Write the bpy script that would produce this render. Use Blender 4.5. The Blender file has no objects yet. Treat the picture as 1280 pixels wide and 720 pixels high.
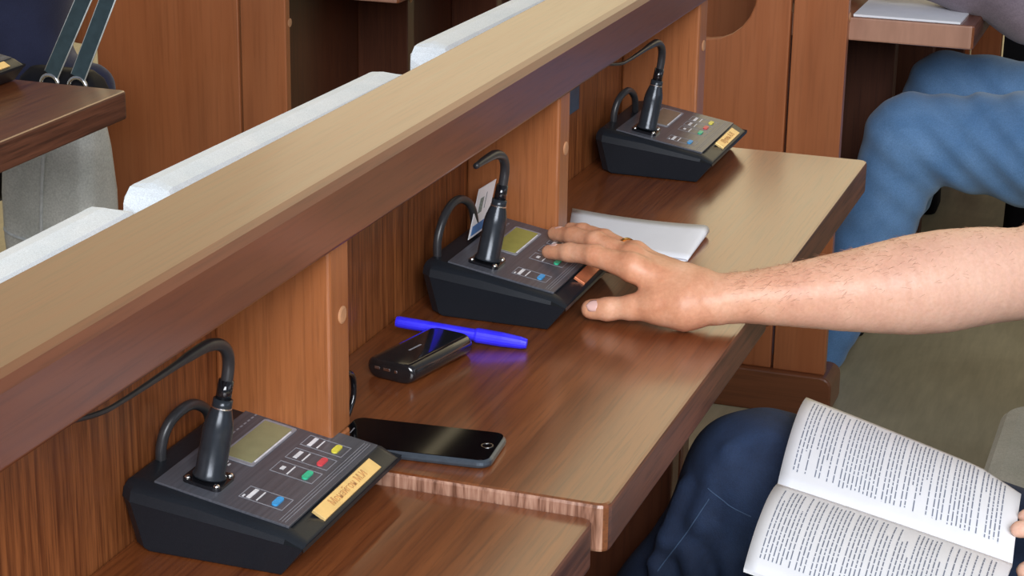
import bpy, bmesh, math, random
import numpy as np
from mathutils import Vector, Matrix

# ------------------------------------------------------------------ camera, light, exposure
H = 0.785                      # height of the desk tops above the floor
sc = bpy.context.scene
col = sc.collection
YAW, PITCH, ROLL = 0.3355, 0.3206, 0.01538
cy, sy, cp, sp = math.cos(YAW), math.sin(YAW), math.cos(PITCH), math.sin(PITCH)
fwd = Vector((-sy*cp, cy*cp, -sp)); rgt = Vector((cy, sy, 0)); upv = rgt.cross(fwd)
r2 = math.cos(ROLL)*rgt + math.sin(ROLL)*upv
u2 = -math.sin(ROLL)*rgt + math.cos(ROLL)*upv
cam = bpy.data.cameras.new('camera'); co = bpy.data.objects.new('camera', cam); col.objects.link(co)
m = Matrix((r2, u2, -fwd)).transposed().to_4x4(); m.translation = Vector((0, 0, 0.7+H))
co.matrix_world = m
cam.sensor_width = 36; cam.lens = 36*2544.9/1280; cam.clip_start = 0.05; cam.clip_end = 100
sc.camera = co
sc.view_settings.view_transform = 'Standard'; sc.view_settings.look = 'None'
sc.view_settings.gamma = 1; sc.view_settings.use_curve_mapping = False
sc.view_settings.exposure = 0.0

w = bpy.data.worlds.new('hall_daylight'); sc.world = w; w.use_nodes = True
nt = w.node_tree; nt.nodes.clear()
out = nt.nodes.new('ShaderNodeOutputWorld'); bg = nt.nodes.new('ShaderNodeBackground')
tc = nt.nodes.new('ShaderNodeTexCoord')
def wdot(vec):
    d = nt.nodes.new('ShaderNodeVectorMath'); d.operation = 'DOT_PRODUCT'
    d.inputs[1].default_value = vec; nt.links.new(tc.outputs['Generated'], d.inputs[0]); return d.outputs['Value']
def wramp(src, stops):
    r = nt.nodes.new('ShaderNodeValToRGB'); nt.links.new(src, r.inputs[0])
    el = r.color_ramp.elements
    el[0].position, el[0].color = stops[0][0], (*stops[0][1], 1)
    el[1].position, el[1].color = stops[-1][0], (*stops[-1][1], 1)
    for p_, c_ in stops[1:-1]:
        e = el.new(p_); e.color = (*c_, 1)
    return r.outputs[0]
far = wramp(wdot(Vector((-0.33, 0.90, 0.30)).normalized()),
            [(0.0, (0.16, 0.18, 0.22)), (0.50, (0.27, 0.27, 0.27)), (0.78, (0.85, 0.71, 0.44)), (0.95, (1.12, 0.90, 0.52)), (1.0, (1.15, 0.92, 0.53))])
nt.links.new(far, bg.inputs['Color']); bg.inputs['Strength'].default_value = 1.0
nt.links.new(bg.outputs[0], out.inputs[0])

def area(name, loc, target, sx, sy_, energy, color):
    l = bpy.data.lights.new(name, 'AREA'); l.shape = 'RECTANGLE'; l.size = sx; l.size_y = sy_
    l.energy = energy; l.color = color
    o = bpy.data.objects.new(name, l); col.objects.link(o); o.location = loc
    o.rotation_euler = (Vector(target)-Vector(loc)).to_track_quat('-Z', 'Y').to_euler(); return o
area('window_light_behind', (1.2, -2.2, 3.0), (-0.6, 2, 0.8), 2.8, 2.2, 305, (0.94, 0.96, 1.0))
area('window_light_side', (4.2, 2.2, 2.4), (-0.5, 2, 0.8), 4.0, 2.2, 24, (0.82, 0.86, 1.0))
area('window_light_far', (-0.8, 7.6, 3.4), (-0.6, 2.2, 0.8), 6.0, 3.0, 30, (1.0, 0.90, 0.66))

# ------------------------------------------------------------------ materials
def newmat(name):
    mt = bpy.data.materials.new(name); mt.use_nodes = True
    return mt, mt.node_tree, mt.node_tree.nodes['Principled BSDF']
def N(t, typ, **kw):
    n = t.nodes.new(typ)
    for k, v in kw.items(): setattr(n, k, v)
    return n
def ramp(t, src, stops, interp='LINEAR'):
    r = N(t, 'ShaderNodeValToRGB'); t.links.new(src, r.inputs[0]); el = r.color_ramp.elements
    r.color_ramp.interpolation = interp
    el[0].position, el[0].color = stops[0][0], (*stops[0][1], 1)
    el[1].position, el[1].color = stops[-1][0], (*stops[-1][1], 1)
    for p_, c_ in stops[1:-1]:
        e = el.new(p_); e.color = (*c_, 1)
    return r.outputs[0]
def noise(t, scale, detail=4, vec=None, rough=0.55, dist=0.0):
    n = N(t, 'ShaderNodeTexNoise'); n.inputs['Scale'].default_value = scale
    n.inputs['Detail'].default_value = detail; n.inputs['Roughness'].default_value = rough
    n.inputs['Distortion'].default_value = dist
    if vec is not None: t.links.new(vec, n.inputs['Vector'])
    return n.outputs['Fac']
def coords(t, scale=(1, 1, 1), kind='Object', rot=(0, 0, 0)):
    c = N(t, 'ShaderNodeTexCoord'); mp = N(t, 'ShaderNodeMapping')
    mp.inputs['Scale'].default_value = scale; mp.inputs['Rotation'].default_value = rot
    t.links.new(c.outputs[kind], mp.inputs['Vector']); return mp.outputs[0]
def mix(t, a, b, f, mode='MIX'):
    mx = N(t, 'ShaderNodeMix', data_type='RGBA', blend_type=mode)
    for s, v in ((0, f), (6, a), (7, b)):
        if hasattr(v, 'is_linked') or isinstance(v, bpy.types.NodeSocket): t.links.new(v, mx.inputs[s])
        elif s == 0: mx.inputs[0].default_value = v
        else: mx.inputs[s].default_value = (*v, 1)
    return mx.outputs[2]
def bump(t, bsdf, h, strength=0.2, dist=0.001):
    b = N(t, 'ShaderNodeBump'); b.inputs['Strength'].default_value = strength; b.inputs['Distance'].default_value = dist
    t.links.new(h, b.inputs['Height']); t.links.new(b.outputs[0], bsdf.inputs['Normal'])

def wood(name, dark, light, axis='Y', streak=260, contrast=1.0, rough=0.34, coat=0.5, board=0.0, rings=0.0):
    mt, t, b = newmat(name)
    k = 0.035
    s = {'X': (k, 1, 1), 'Y': (1, k, 1), 'Z': (1, 1, k)}[axis]
    v = coords(t, s)
    fine = noise(t, streak, 3, v, 0.6)
    med = noise(t, streak*0.30, 4, v, 0.6, 0.3)
    big = noise(t, 3.2, 3, coords(t, {'X': (.3, 1, 1), 'Y': (1, .3, 1), 'Z': (1, 1, .3)}[axis]), 0.5, 0.5)
    c1 = ramp(t, med, [(0.5-0.22/contrast, dark), (0.5+0.22/contrast, light)])
    d2 = tuple(c*0.55 for c in dark)
    ff = ramp(t, fine, [(0.36, (1, 1, 1)), (0.50, (0, 0, 0))])
    sep = N(t, 'ShaderNodeSeparateColor'); t.links.new(ff, sep.inputs[0])
    mulf = N(t, 'ShaderNodeMath', operation='MULTIPLY'); t.links.new(sep.outputs[0], mulf.inputs[0]); mulf.inputs[1].default_value = 0.55*contrast
    c2 = mix(t, c1, d2, mulf.outputs[0])
    bigc = ramp(t, big, [(0.3, (0.80, 0.78, 0.76)), (0.7, (1.18, 1.15, 1.1))])
    c3 = mix(t, c2, bigc, 1.0, 'MULTIPLY')
    t.links.new(c3, b.inputs['Base Color'])
    rr = N(t, 'ShaderNodeMapRange'); t.links.new(med, rr.inputs[0]); rr.inputs[3].default_value = rough-0.05; rr.inputs[4].default_value = rough+0.10
    t.links.new(rr.outputs[0], b.inputs['Roughness'])
    b.inputs['Coat Weight'].default_value = coat; b.inputs['Coat Roughness'].default_value = 0.16
    bump(t, b, fine, 0.10, 0.0005)
    return mt
M = {}
M['desk'] = wood('varnished_desk_wood', (0.115, 0.028, 0.009), (0.25, 0.076, 0.022), 'Y', 330, 0.8, 0.30, 0.7)
M['ledge'] = wood('varnished_ledge_wood', (0.105, 0.024, 0.011), (0.18, 0.050, 0.020), 'Y', 300, 0.6, 0.36, 0.6)
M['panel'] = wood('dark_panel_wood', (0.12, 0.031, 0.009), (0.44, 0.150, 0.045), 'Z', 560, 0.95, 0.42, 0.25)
M['divider'] = wood('divider_wood', (0.30, 0.095, 0.028), (0.46, 0.165, 0.055), 'Z', 420, 0.6, 0.42, 0.25)
M['side'] = wood('end_panel_wood', (0.34, 0.100, 0.032), (0.47, 0.165, 0.060), 'Z', 150, 0.4, 0.40, 0.3)
M['foot'] = wood('foot_wood', (0.18, 0.055, 0.018), (0.27, 0.09, 0.032), 'X', 200, 0.6, 0.42, 0.3)
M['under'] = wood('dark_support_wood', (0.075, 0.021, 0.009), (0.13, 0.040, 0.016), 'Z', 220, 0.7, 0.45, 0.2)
M['edge'] = wood('desk_edge_wood_darkened', (0.065, 0.019, 0.010), (0.19, 0.068, 0.036), 'Y', 240, 1.2, 0.5, 0.08)  # desk wood darkened in colour to counter floor reflection on the front edges
# end grain
mt, t, b = newmat('desk_end_grain')
v = coords(t, (1, 1, 0.10), 'Object', (0, math.radians(14), 0))
n1 = noise(t, 150, 3, v, 0.65, 0.4)
t.links.new(ramp(t, n1, [(0.34, (0.13, 0.05, 0.026)), (0.50, (0.34, 0.17, 0.11)), (0.68, (0.50, 0.29, 0.20))]), b.inputs['Base Color'])
b.inputs['Roughness'].default_value = 0.5; b.inputs['Coat Weight'].default_value = 0.3
M['endgrain'] = mt
mt, t, b = newmat('pale_end_grain')
v = coords(t, (1, 1, 0.2)); n1 = noise(t, 60, 3, v, 0.6); n2 = noise(t, 9, 1, coords(t, (1, 1, 0.1)))
a = ramp(t, n2, [(0.42, (0.36, 0.185, 0.125)), (0.58, (0.47, 0.25, 0.17))])
t.links.new(mix(t, a, ramp(t, n1, [(0.3, (0.9, 0.88, 0.86)), (0.7, (1.08, 1.08, 1.08))]), 1.0, 'MULTIPLY'), b.inputs['Base Color'])
b.inputs['Roughness'].default_value = 0.5
M['endgrain_pale'] = mt

def plain(name, c, rough=0.5, metal=0.0, coat=0.0, nscale=0, namt=0.12, bstr=0.0, bdist=0.0005, spec=0.5, sheen=0.0, sss=0.0):
    mt, t, b = newmat(name)
    b.inputs['Roughness'].default_value = rough; b.inputs['Metallic'].default_value = metal
    b.inputs['Coat Weight'].default_value = coat; b.inputs['Specular IOR Level'].default_value = spec
    b.inputs['Sheen Weight'].default_value = sheen
    if sss: b.inputs['Subsurface Weight'].default_value = sss; b.inputs['Subsurface Radius'].default_value = (0.01, 0.004, 0.002); b.inputs['Subsurface Scale'].default_value = 0.5
    n = noise(t, nscale or 80, 4, coords(t))
    lo = tuple(x*(1-namt) for x in c); hi = tuple(min(1, x*(1+namt)) for x in c)
    t.links.new(ramp(t, n, [(0.35, lo), (0.65, hi)]), b.inputs['Base Color'])
    if bstr: bump(t, b, n, bstr, bdist)
    return mt
M['plug'] = plain('light_wood_plug', (0.52, 0.26, 0.13), 0.45)
M['black_plastic'] = plain('matt_black_plastic', (0.011, 0.014, 0.019), 0.40, nscale=900, bstr=0.3, bdist=0.0002, spec=0.32)
M['gloss_black'] = plain('gloss_black', (0.008, 0.008, 0.010), 0.12, coat=0.5)
M['mic_black'] = plain('satin_black_metal', (0.030, 0.036, 0.045), 0.24, metal=0.35)
M['neck'] = plain('gooseneck_black', (0.030, 0.030, 0.033), 0.33)
M['screw'] = plain('bright_screw', (0.8, 0.78, 0.74), 0.2, metal=1)
M['silver'] = plain('silver_ring_metal', (0.75, 0.75, 0.75), 0.25, metal=1)
M['brass'] = plain('brass_plate', (0.86, 0.60, 0.24), 0.36, metal=0.35, namt=0.08)
M['copper'] = plain('coppery_plate', (0.78, 0.26, 0.12), 0.32, metal=0.45, namt=0.10)
M['brass_text'] = plain('engraved_letters', (0.56, 0.30, 0.11), 0.5)
M['lcd'] = plain('green_grey_display', (0.27, 0.28, 0.15), 0.18, coat=0.4, namt=0.05)
M['lcd_lit'] = plain('olive_display', (0.30, 0.33, 0.08), 0.18, coat=0.4, namt=0.05)
M['lcd_dim'] = plain('dim_display', (0.17, 0.17, 0.13), 0.18, coat=0.4, namt=0.05)
M['mark'] = plain('printed_white', (0.78, 0.78, 0.80), 0.5)
M['outline'] = plain('printed_grey_line', (0.27, 0.27, 0.30), 0.5)
for n_, c_ in (('yellow', (0.80, 0.72, 0.08)), ('red', (0.75, 0.07, 0.09)), ('green', (0.04, 0.55, 0.30)), ('blue', (0.05, 0.36, 0.75))):
    M[n_] = plain(n_+'_key', c_, 0.4)
# brushed face plate
mt, t, b = newmat('grey_face_plate')
n = noise(t, 420, 2, coords(t, (1, 0.03, 1)))
t.links.new(ramp(t, n, [(0.3, (0.080, 0.085, 0.102)), (0.7, (0.120, 0.126, 0.150))]), b.inputs['Base Color'])
b.inputs['Roughness'].default_value = 0.34; b.inputs['Metallic'].default_value = 0.25
M['plate'] = mt
M['phone_body'] = plain('space_grey_phone_body', (0.10, 0.125, 0.155), 0.3, metal=0.6)
M['glass_black'] = plain('black_phone_glass', (0.003, 0.003, 0.004), 0.09, coat=0.0, spec=0.13)
M['bank'] = plain('gloss_black_bank', (0.012, 0.011, 0.012), 0.16, coat=0.6)
M['bank_side'] = plain('dark_grey_bank_side', (0.05, 0.05, 0.052), 0.25, metal=0.5)
mt, t, b = newmat('vivid_blue_pen'); b.inputs['Base Color'].default_value = (0.035, 0.025, 0.90, 1); b.inputs['Roughness'].default_value = 0.35
n = noise(t, 60, 2, coords(t)); t.links.new(ramp(t, n, [(0.3, (0.030, 0.022, 0.92)), (0.7, (0.05, 0.04, 1.0))]), b.inputs['Base Color'])
M['pen'] = mt
M['pen_dark'] = plain('deep_blue_pen_ink', (0.03, 0.02, 0.45), 0.3)
M['paper'] = plain('white_paper', (0.88, 0.90, 0.95), 0.7, namt=0.02, nscale=20)
M['ink'] = plain('grey_print', (0.20, 0.23, 0.31), 0.8)
M['card'] = plain('white_card', (0.85, 0.86, 0.88), 0.4, namt=0.02)
M['card_blue'] = plain('card_blue_band', (0.05, 0.20, 0.48), 0.4)
M['card_photo'] = plain('card_photo_grey', (0.20, 0.26, 0.24), 0.5, nscale=300, namt=0.4)
M['sticker'] = plain('blue_grey_holder', (0.07, 0.10, 0.15), 0.4)
# fabrics
def fabric(name, c, c2, scale=260, big=6, bstr=0.4, rough=0.85, sheen=0.2):
    mt, t, b = newmat(name)
    v = coords(t); n1 = noise(t, scale, 3, v); n2 = noise(t, big, 5, v, 0.6, 0.4)
    a = ramp(t, n2, [(0.30, c), (0.70, c2)])
    g = ramp(t, n1, [(0.3, (0.82, 0.82, 0.82)), (0.7, (1.12, 1.12, 1.12))])
    t.links.new(mix(t, a, g, 1.0, 'MULTIPLY'), b.inputs['Base Color'])
    b.inputs['Roughness'].default_value = rough; b.inputs['Sheen Weight'].default_value = sheen
    ad = N(t, 'ShaderNodeMath', operation='ADD'); t.links.new(n1, ad.inputs[0])
    ml = N(t, 'ShaderNodeMath', operation='MULTIPLY'); ml.inputs[1].default_value = 3.0
    t.links.new(n2, ml.inputs[0]); t.links.new(ml.outputs[0], ad.inputs[1])
    bump(t, b, ad.outputs[0], bstr, 0.001); return mt
M['jeans_dark'] = fabric('dark_navy_denim', (0.004, 0.009, 0.028), (0.016, 0.036, 0.092), 700, 14, 0.6, sheen=0.0)
M['jeans_blue'] = fabric('mid_blue_denim', (0.095, 0.23, 0.46), (0.18, 0.35, 0.62), 500, 8)
M['jeans_thread'] = plain('denim_thread', (0.05, 0.09, 0.17), 0.8)
M['sleeve_grey'] = fabric('mauve_grey_fabric', (0.15, 0.115, 0.145), (0.25, 0.20, 0.235), 300, 9)
M['navy'] = fabric('navy_jacket_fabric', (0.010, 0.013, 0.045), (0.022, 0.028, 0.075), 500, 6)
M['shirt'] = fabric('grey_tshirt_fabric', (0.20, 0.21, 0.22), (0.27, 0.28, 0.29), 500, 8)
M['cover_white'] = fabric('white_chair_cover', (0.76, 0.83, 0.88), (0.88, 0.92, 0.95), 900, 16, 0.25)
M['cover_grey'] = fabric('pale_grey_seat_cover', (0.34, 0.35, 0.32), (0.44, 0.44, 0.41), 500, 18, 0.7)
M['bag'] = fabric('silver_grey_leather', (0.54, 0.55, 0.50), (0.72, 0.72, 0.66), 300, 12, 0.3, 0.42, 0)
M['bag_piping'] = plain('pale_piping', (0.60, 0.62, 0.60), 0.4)
M['strap'] = plain('dark_teal_leather', (0.035, 0.06, 0.07), 0.35)
M['black_cloth'] = plain('black_leather', (0.006, 0.006, 0.009), 0.6, spec=0.2)
M['chair_frame'] = plain('brown_chair_frame', (0.10, 0.04, 0.02), 0.5)
# skin
mt, t, b = newmat('tanned_skin')
v = coords(t)
n2 = noise(t, 26, 5, v, 0.6, 0.3); n1 = noise(t, 260, 4, v, 0.6); n3 = noise(t, 900, 2, v)
a = ramp(t, n2, [(0.28, (0.58, 0.235, 0.125)), (0.5, (0.72, 0.34, 0.195)), (0.72, (0.80, 0.44, 0.28))])
g = ramp(t, n1, [(0.3, (0.93, 0.90, 0.88)), (0.7, (1.04, 1.05, 1.06))])
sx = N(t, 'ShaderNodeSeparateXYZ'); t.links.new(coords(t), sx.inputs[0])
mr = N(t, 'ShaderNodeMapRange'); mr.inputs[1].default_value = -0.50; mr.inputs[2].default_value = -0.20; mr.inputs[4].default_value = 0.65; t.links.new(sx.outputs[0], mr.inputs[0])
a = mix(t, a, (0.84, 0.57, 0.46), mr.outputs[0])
t.links.new(mix(t, a, g, 1.0, 'MULTIPLY'), b.inputs['Base Color'])
b.inputs['Roughness'].default_value = 0.46; b.inputs['Subsurface Weight'].default_value = 0.15
b.inputs['Subsurface Radius'].default_value = (0.010, 0.004, 0.002); b.inputs['Subsurface Scale'].default_value = 0.6
bump(t, b, n1, 0.22, 0.0008)
M['skin'] = mt
M['nail'] = plain('finger_nail', (0.80, 0.50, 0.44), 0.25, coat=0.3, namt=0.03)
M['hair'] = plain('brown_body_hair', (0.36, 0.18, 0.11), 0.6)
M['gold'] = plain('gold_ring', (0.9, 0.62, 0.22), 0.2, metal=1)
# floor
mt, t, b = newmat('beige_floor')
v = coords(t); n2 = noise(t, 2.2, 5, v, 0.6, 0.8); n1 = noise(t, 60, 4, coords(t, (1, 0.12, 1)), 0.6)
a = ramp(t, n2, [(0.3, (0.40, 0.33, 0.20)), (0.7, (0.54, 0.46, 0.29))])
g = ramp(t, n1, [(0.3, (0.86, 0.86, 0.84)), (0.7, (1.10, 1.10, 1.08))])
t.links.new(mix(t, a, g, 1.0, 'MULTIPLY'), b.inputs['Base Color']); b.inputs['Roughness'].default_value = 0.42
M['floor'] = mt

# ------------------------------------------------------------------ mesh helpers
class MB:
    """collects shapes and links them as ONE mesh object; coordinates have z=0 at desk-top level"""
    def __init__(s): s.bm = bmesh.new()
    def box(s, x0, x1, y0, y1, z0, z1, bev=0.0, seg=2, mi=0):
        vs = [s.bm.verts.new((x, y, z)) for x in (x0, x1) for y in (y0, y1) for z in (z0, z1)]
        F = [(0, 1, 3, 2), (4, 6, 7, 5), (0, 4, 5, 1), (2, 3, 7, 6), (0, 2, 6, 4), (1, 5, 7, 3)]
        fs = [s.bm.faces.new([vs[i] for i in f]) for f in F]
        for f in fs: f.material_index = mi
        if bev > 0:
            es = list({e for f in fs for e in f.edges})
            bmesh.ops.bevel(s.bm, geom=es, offset=bev, segments=seg, affect='EDGES', profile=0.5)
        return s
    def prism(s, pts, a0, a1, axis='Y', mi=0):
        """pts in the plane perpendicular to axis; extruded from a0 to a1"""
        def P3(p, a): return {'X': (a, p[0], p[1]), 'Y': (p[0], a, p[1]), 'Z': (p[0], p[1], a)}[axis]
        A = [s.bm.verts.new(P3(p, a0)) for p in pts]; B = [s.bm.verts.new(P3(p, a1)) for p in pts]
        n = len(pts)
        fs = [s.bm.faces.new(A), s.bm.faces.new(list(reversed(B)))]
        for i in range(n): fs.append(s.bm.faces.new((A[i], B[i], B[(i+1) % n], A[(i+1) % n])))
        for f in fs: f.material_index = mi
        return s
    def loft(s, rings, cap=True, closed=True, mi=0):
        R = [[s.bm.verts.new(p) for p in r] for r in rings]
        n = len(R[0])
        for a, b in zip(R, R[1:]):
            for i in range(n if closed else n-1):
                s.bm.faces.new((a[i], a[(i+1) % n], b[(i+1) % n], b[i])).material_index = mi
        if cap:
            s.bm.faces.new(list(reversed(R[0]))).material_index = mi; s.bm.faces.new(R[-1]).material_index = mi
        return s
    def tube(s, pts, rad, n=12, smooth=6, flat=None, mi=0):
        pts = [Vector(p) for p in pts]
        rs = list(rad) if hasattr(rad, '__len__') else [rad]*len(pts)
        if smooth > 1 and len(pts) > 2: pts, rs = catmull(pts, rs, smooth)
        rings = []; prev = None
        for i, p in enumerate(pts):
            tg = (pts[min(i+1, len(pts)-1)]-pts[max(i-1, 0)]).normalized()
            if prev is None:
                nrm = tg.cross(Vector((0, 0, 1)) if abs(tg.z) < .9 else Vector((1, 0, 0))).normalized()
            else:
                nrm = (prev-tg*prev.dot(tg)).normalized()
            prev = nrm; bn = tg.cross(nrm)
            fx, fy = flat or (1, 1)
            rings.append([p+rs[i]*(math.cos(2*math.pi*k/n)*nrm*fx+math.sin(2*math.pi*k/n)*bn*fy) for k in range(n)])
        return s.loft(rings, mi=mi)
    def lathe(s, c, prof, n=24, axis=Vector((0, 0, 1)), mi=0):
        axis = Vector(axis).normalized(); a = axis.orthogonal().normalized(); b = axis.cross(a); c = Vector(c)
        return s.loft([[c+axis*h+r*(math.cos(2*math.pi*k/n)*a+math.sin(2*math.pi*k/n)*b) for k in range(n)] for r, h in prof], mi=mi)
    def build(s, name, mat, parent=None, smooth=False, bev=0.0, off=(0, 0, H), xf=None):
        if xf is not None: bmesh.ops.transform(s.bm, matrix=xf, verts=s.bm.verts)
        if parent is None or not parent.get('_local'):
            if off: bmesh.ops.translate(s.bm, vec=Vector(off), verts=s.bm.verts)
        bmesh.ops.recalc_face_normals(s.bm, faces=s.bm.faces)
        me = bpy.data.meshes.new(name); s.bm.to_mesh(me); s.bm.free()
        for mm in (mat if isinstance(mat, (list, tuple)) else [mat]): me.materials.append(mm)
        o = bpy.data.objects.new(name, me); col.objects.link(o)
        if smooth:
            for p in me.polygons: p.use_smooth = True
            if smooth == 'auto': me.set_sharp_from_angle(angle=math.radians(26))
        if bev:
            md = o.modifiers.new('bevel', 'BEVEL'); md.width = bev; md.segments = 2; md.limit_method = 'ANGLE'; md.angle_limit = math.radians(35)
        if parent is not None:
            o.parent = parent
            if not parent.get('_local'): o.matrix_parent_inverse = parent_matrix(parent).inverted()
        return o
def parent_matrix(p):
    mm = p.matrix_basis.copy()
    return (parent_matrix(p.parent) @ p.matrix_parent_inverse @ mm) if p.parent else mm
def catmull(pts, rs, k):
    P = [pts[0]*2-pts[1]]+pts+[pts[-1]*2-pts[-2]]; op = []; orr = []
    for i in range(1, len(P)-2):
        for j in range(k):
            u = j/k; a, b, c, d = P[i-1:i+3]
            op.append(0.5*((2*b)+(c-a)*u+(2*a-5*b+4*c-d)*u*u+(3*b-a-3*c+d)*u**3)); orr.append(rs[i-1]*(1-u)+rs[i]*u)
    op.append(pts[-1]); orr.append(rs[-1]); return op, orr
def tag(o, label, cat, group=None, kind=None):
    if label: o['label'] = label
    if cat: o['category'] = cat
    if group: o['group'] = group
    if kind: o['kind'] = kind
    return o
def empty(name, loc, label, cat, group=None, local=False, rz=0):
    o = bpy.data.objects.new(name, None); col.objects.link(o); o.location = (loc[0], loc[1], loc[2]+H); o.rotation_euler.z = rz
    o.empty_display_size = 0.05
    tag(o, label, cat, group)
    if local: o['_local'] = 1
    return o
def rrect(x0, x1, y0, y1, r, n=4):
    pts = []
    for cx, cy_, a0 in ((x1-r, y1-r, 0), (x0+r, y1-r, 90), (x0+r, y0+r, 180), (x1-r, y0+r, 270)):
        for k in range(n+1):
            a = math.radians(a0+90*k/n); pts.append((cx+r*math.cos(a), cy_+r*math.sin(a)))
    return pts

# ------------------------------------------------------------------ signed distance bodies (numpy surface nets)
def cone_sdf(X, Y, Z, a, b, ra, rb, sq=None):
    a = np.array(a, np.float32); b = np.array(b, np.float32); ba = b-a; L2 = float(ba@ba)+1e-12
    px, py, pz = X-a[0], Y-a[1], Z-a[2]
    h = np.clip((px*ba[0]+py*ba[1]+pz*ba[2])/L2, 0, 1)
    dx, dy, dz = px-h*ba[0], py-h*ba[1], pz-h*ba[2]
    if sq is not None: dx, dy, dz = dx/sq[0], dy/sq[1], dz/sq[2]
    return np.sqrt(dx*dx+dy*dy+dz*dz)-(ra+(rb-ra)*h)
def sdf_body(prims, lo, hi, res, disp=None, k0=0.01):
    lo = np.array(lo, float); hi = np.array(hi, float)
    n = np.ceil((hi-lo)/res).astype(int)+1
    D = np.full(n, 1.0, np.float32)
    ax = [(lo[i]+res*np.arange(n[i])).astype(np.float32) for i in range(3)]
    for pr in prims:
        a, b, ra, rb = pr[:4]; k = pr[4] if len(pr) > 4 and pr[4] is not None else k0; sq = pr[5] if len(pr) > 5 else None
        smax = max(sq) if sq else 1
        pad = max(ra, rb)*smax+k*2+3*res
        i0 = [max(0, int((min(a[i], b[i])-pad-lo[i])/res)) for i in range(3)]
        i1 = [min(n[i], int((max(a[i], b[i])+pad-lo[i])/res)+2) for i in range(3)]
        if any(i1[i] <= i0[i] for i in range(3)): continue
        sl = tuple(slice(i0[i], i1[i]) for i in range(3))
        X, Y, Z = np.meshgrid(ax[0][sl[0]], ax[1][sl[1]], ax[2][sl[2]], indexing='ij')
        d = cone_sdf(X, Y, Z, a, b, ra, rb, sq)
        if sq is not None: d = d*min(sq)
        c = D[sl]; h = np.clip(0.5+0.5*(c-d)/k, 0, 1)
        D[sl] = c*(1-h)+d*h-k*h*(1-h)
    if disp is not None:
        ni = np.nonzero(np.abs(D) < 0.03)
        D[ni] += disp(ax[0][ni[0]], ax[1][ni[1]], ax[2][ni[2]]).astype(np.float32)
    return surface_nets(D, lo, res)
def surface_nets(D, lo, res):
    S = D < 0; n = D.shape
    c = np.zeros((n[0]-1, n[1]-1, n[2]-1), np.int8)
    for i in (0, 1):
        for j in (0, 1):
            for k in (0, 1): c += S[i:n[0]-1+i, j:n[1]-1+j, k:n[2]-1+k]
    act = (c > 0) & (c < 8); idx = np.argwhere(act)
    vid = np.full(c.shape, -1, np.int64); vid[act] = np.arange(len(idx))
    acc = np.zeros((len(idx), 3)); cnt = np.zeros(len(idx))
    corners = [(i, j, k) for i in (0, 1) for j in (0, 1) for k in (0, 1)]
    for A in corners:
        for ax_ in range(3):
            if A[ax_] == 1: continue
            B = list(A); B[ax_] = 1
            va = D[idx[:, 0]+A[0], idx[:, 1]+A[1], idx[:, 2]+A[2]]; vb = D[idx[:, 0]+B[0], idx[:, 1]+B[1], idx[:, 2]+B[2]]
            mk = (va < 0) != (vb < 0); tt = np.where(mk, va/(va-vb+1e-12), 0)
            p = np.array(A, float)[None, :]+np.zeros((len(idx), 3)); p[:, ax_] += tt
            acc[mk] += p[mk]; cnt[mk] += 1
    V = (idx+acc/np.maximum(cnt, 1)[:, None])*res+lo
    F = []
    for ax_ in range(3):
        o1, o2 = (ax_+1) % 3, (ax_+2) % 3
        sl0 = [slice(1, n[i]-1) for i in range(3)]; sl0[ax_] = slice(0, n[ax_]-1)
        sl1 = list(sl0); sl1[ax_] = slice(1, n[ax_])
        s0, s1 = S[tuple(sl0)], S[tuple(sl1)]
        e = np.argwhere(s0 != s1); 
        if not len(e): continue
        flip = s0[tuple(e.T)]
        base = e.copy(); base[:, o1] += 1; base[:, o2] += 1
        def g(d1, d2):
            q = base.copy(); q[:, o1] += d1; q[:, o2] += d2; return vid[q[:, 0], q[:, 1], q[:, 2]]
        quad = np.stack([g(-1, -1), g(0, -1), g(0, 0), g(-1, 0)], 1)
        quad[~flip] = quad[~flip][:, ::-1]; F.append(quad)
    F = np.concatenate(F); F = F[(F >= 0).all(1)]
    return V, F
def relax(V, F, it=2, f=0.5):
    for _ in range(it):
        acc = np.zeros_like(V); c = np.zeros(len(V))
        for a in range(4):
            for b in ((a+1) % 4, (a+3) % 4):
                np.add.at(acc, F[:, a], V[F[:, b]]); np.add.at(c, F[:, a], 1)
        V = V*(1-f)+f*acc/np.maximum(c, 1)[:, None]
    return V
def mesh_obj(name, parts, mat, parent=None, rel=2):
    Vs, Fs, o_ = [], [], 0
    for V, F in parts:
        V = relax(V, F, rel); Vs.append(V); Fs.append(F+o_); o_ += len(V)
    V = np.concatenate(Vs)+np.array([0, 0, H]); F = np.concatenate(Fs)
    me = bpy.data.meshes.new(name)
    me.vertices.add(len(V)); me.vertices.foreach_set('co', V.astype(np.float32).ravel())
    me.loops.add(len(F)*4); me.loops.foreach_set('vertex_index', F.astype(np.int32).ravel())
    me.polygons.add(len(F)); me.polygons.foreach_set('loop_start', np.arange(0, len(F)*4, 4, dtype=np.int32))
    me.update(calc_edges=True); me.validate()
    for p in me.polygons: p.use_smooth = True
    me.materials.append(mat)
    o = bpy.data.objects.new(name, me); col.objects.link(o)
    if parent is not None: o.parent = parent; o.matrix_parent_inverse = parent_matrix(parent).inverted()
    return o

# ------------------------------------------------------------------ the setting
fl = MB().box(-7, 7, -2, 14, -H-0.05, -H).build('floor', M['floor']); tag(fl, None, None, None, 'structure')

XP, XD, XL = -0.775, -0.667, -0.660          # back panel face, divider fronts, ledge front
PITCHX = 1.128                                # distance from one row to the next
LTOP, LBOT = 0.262, 0.2015

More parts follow.
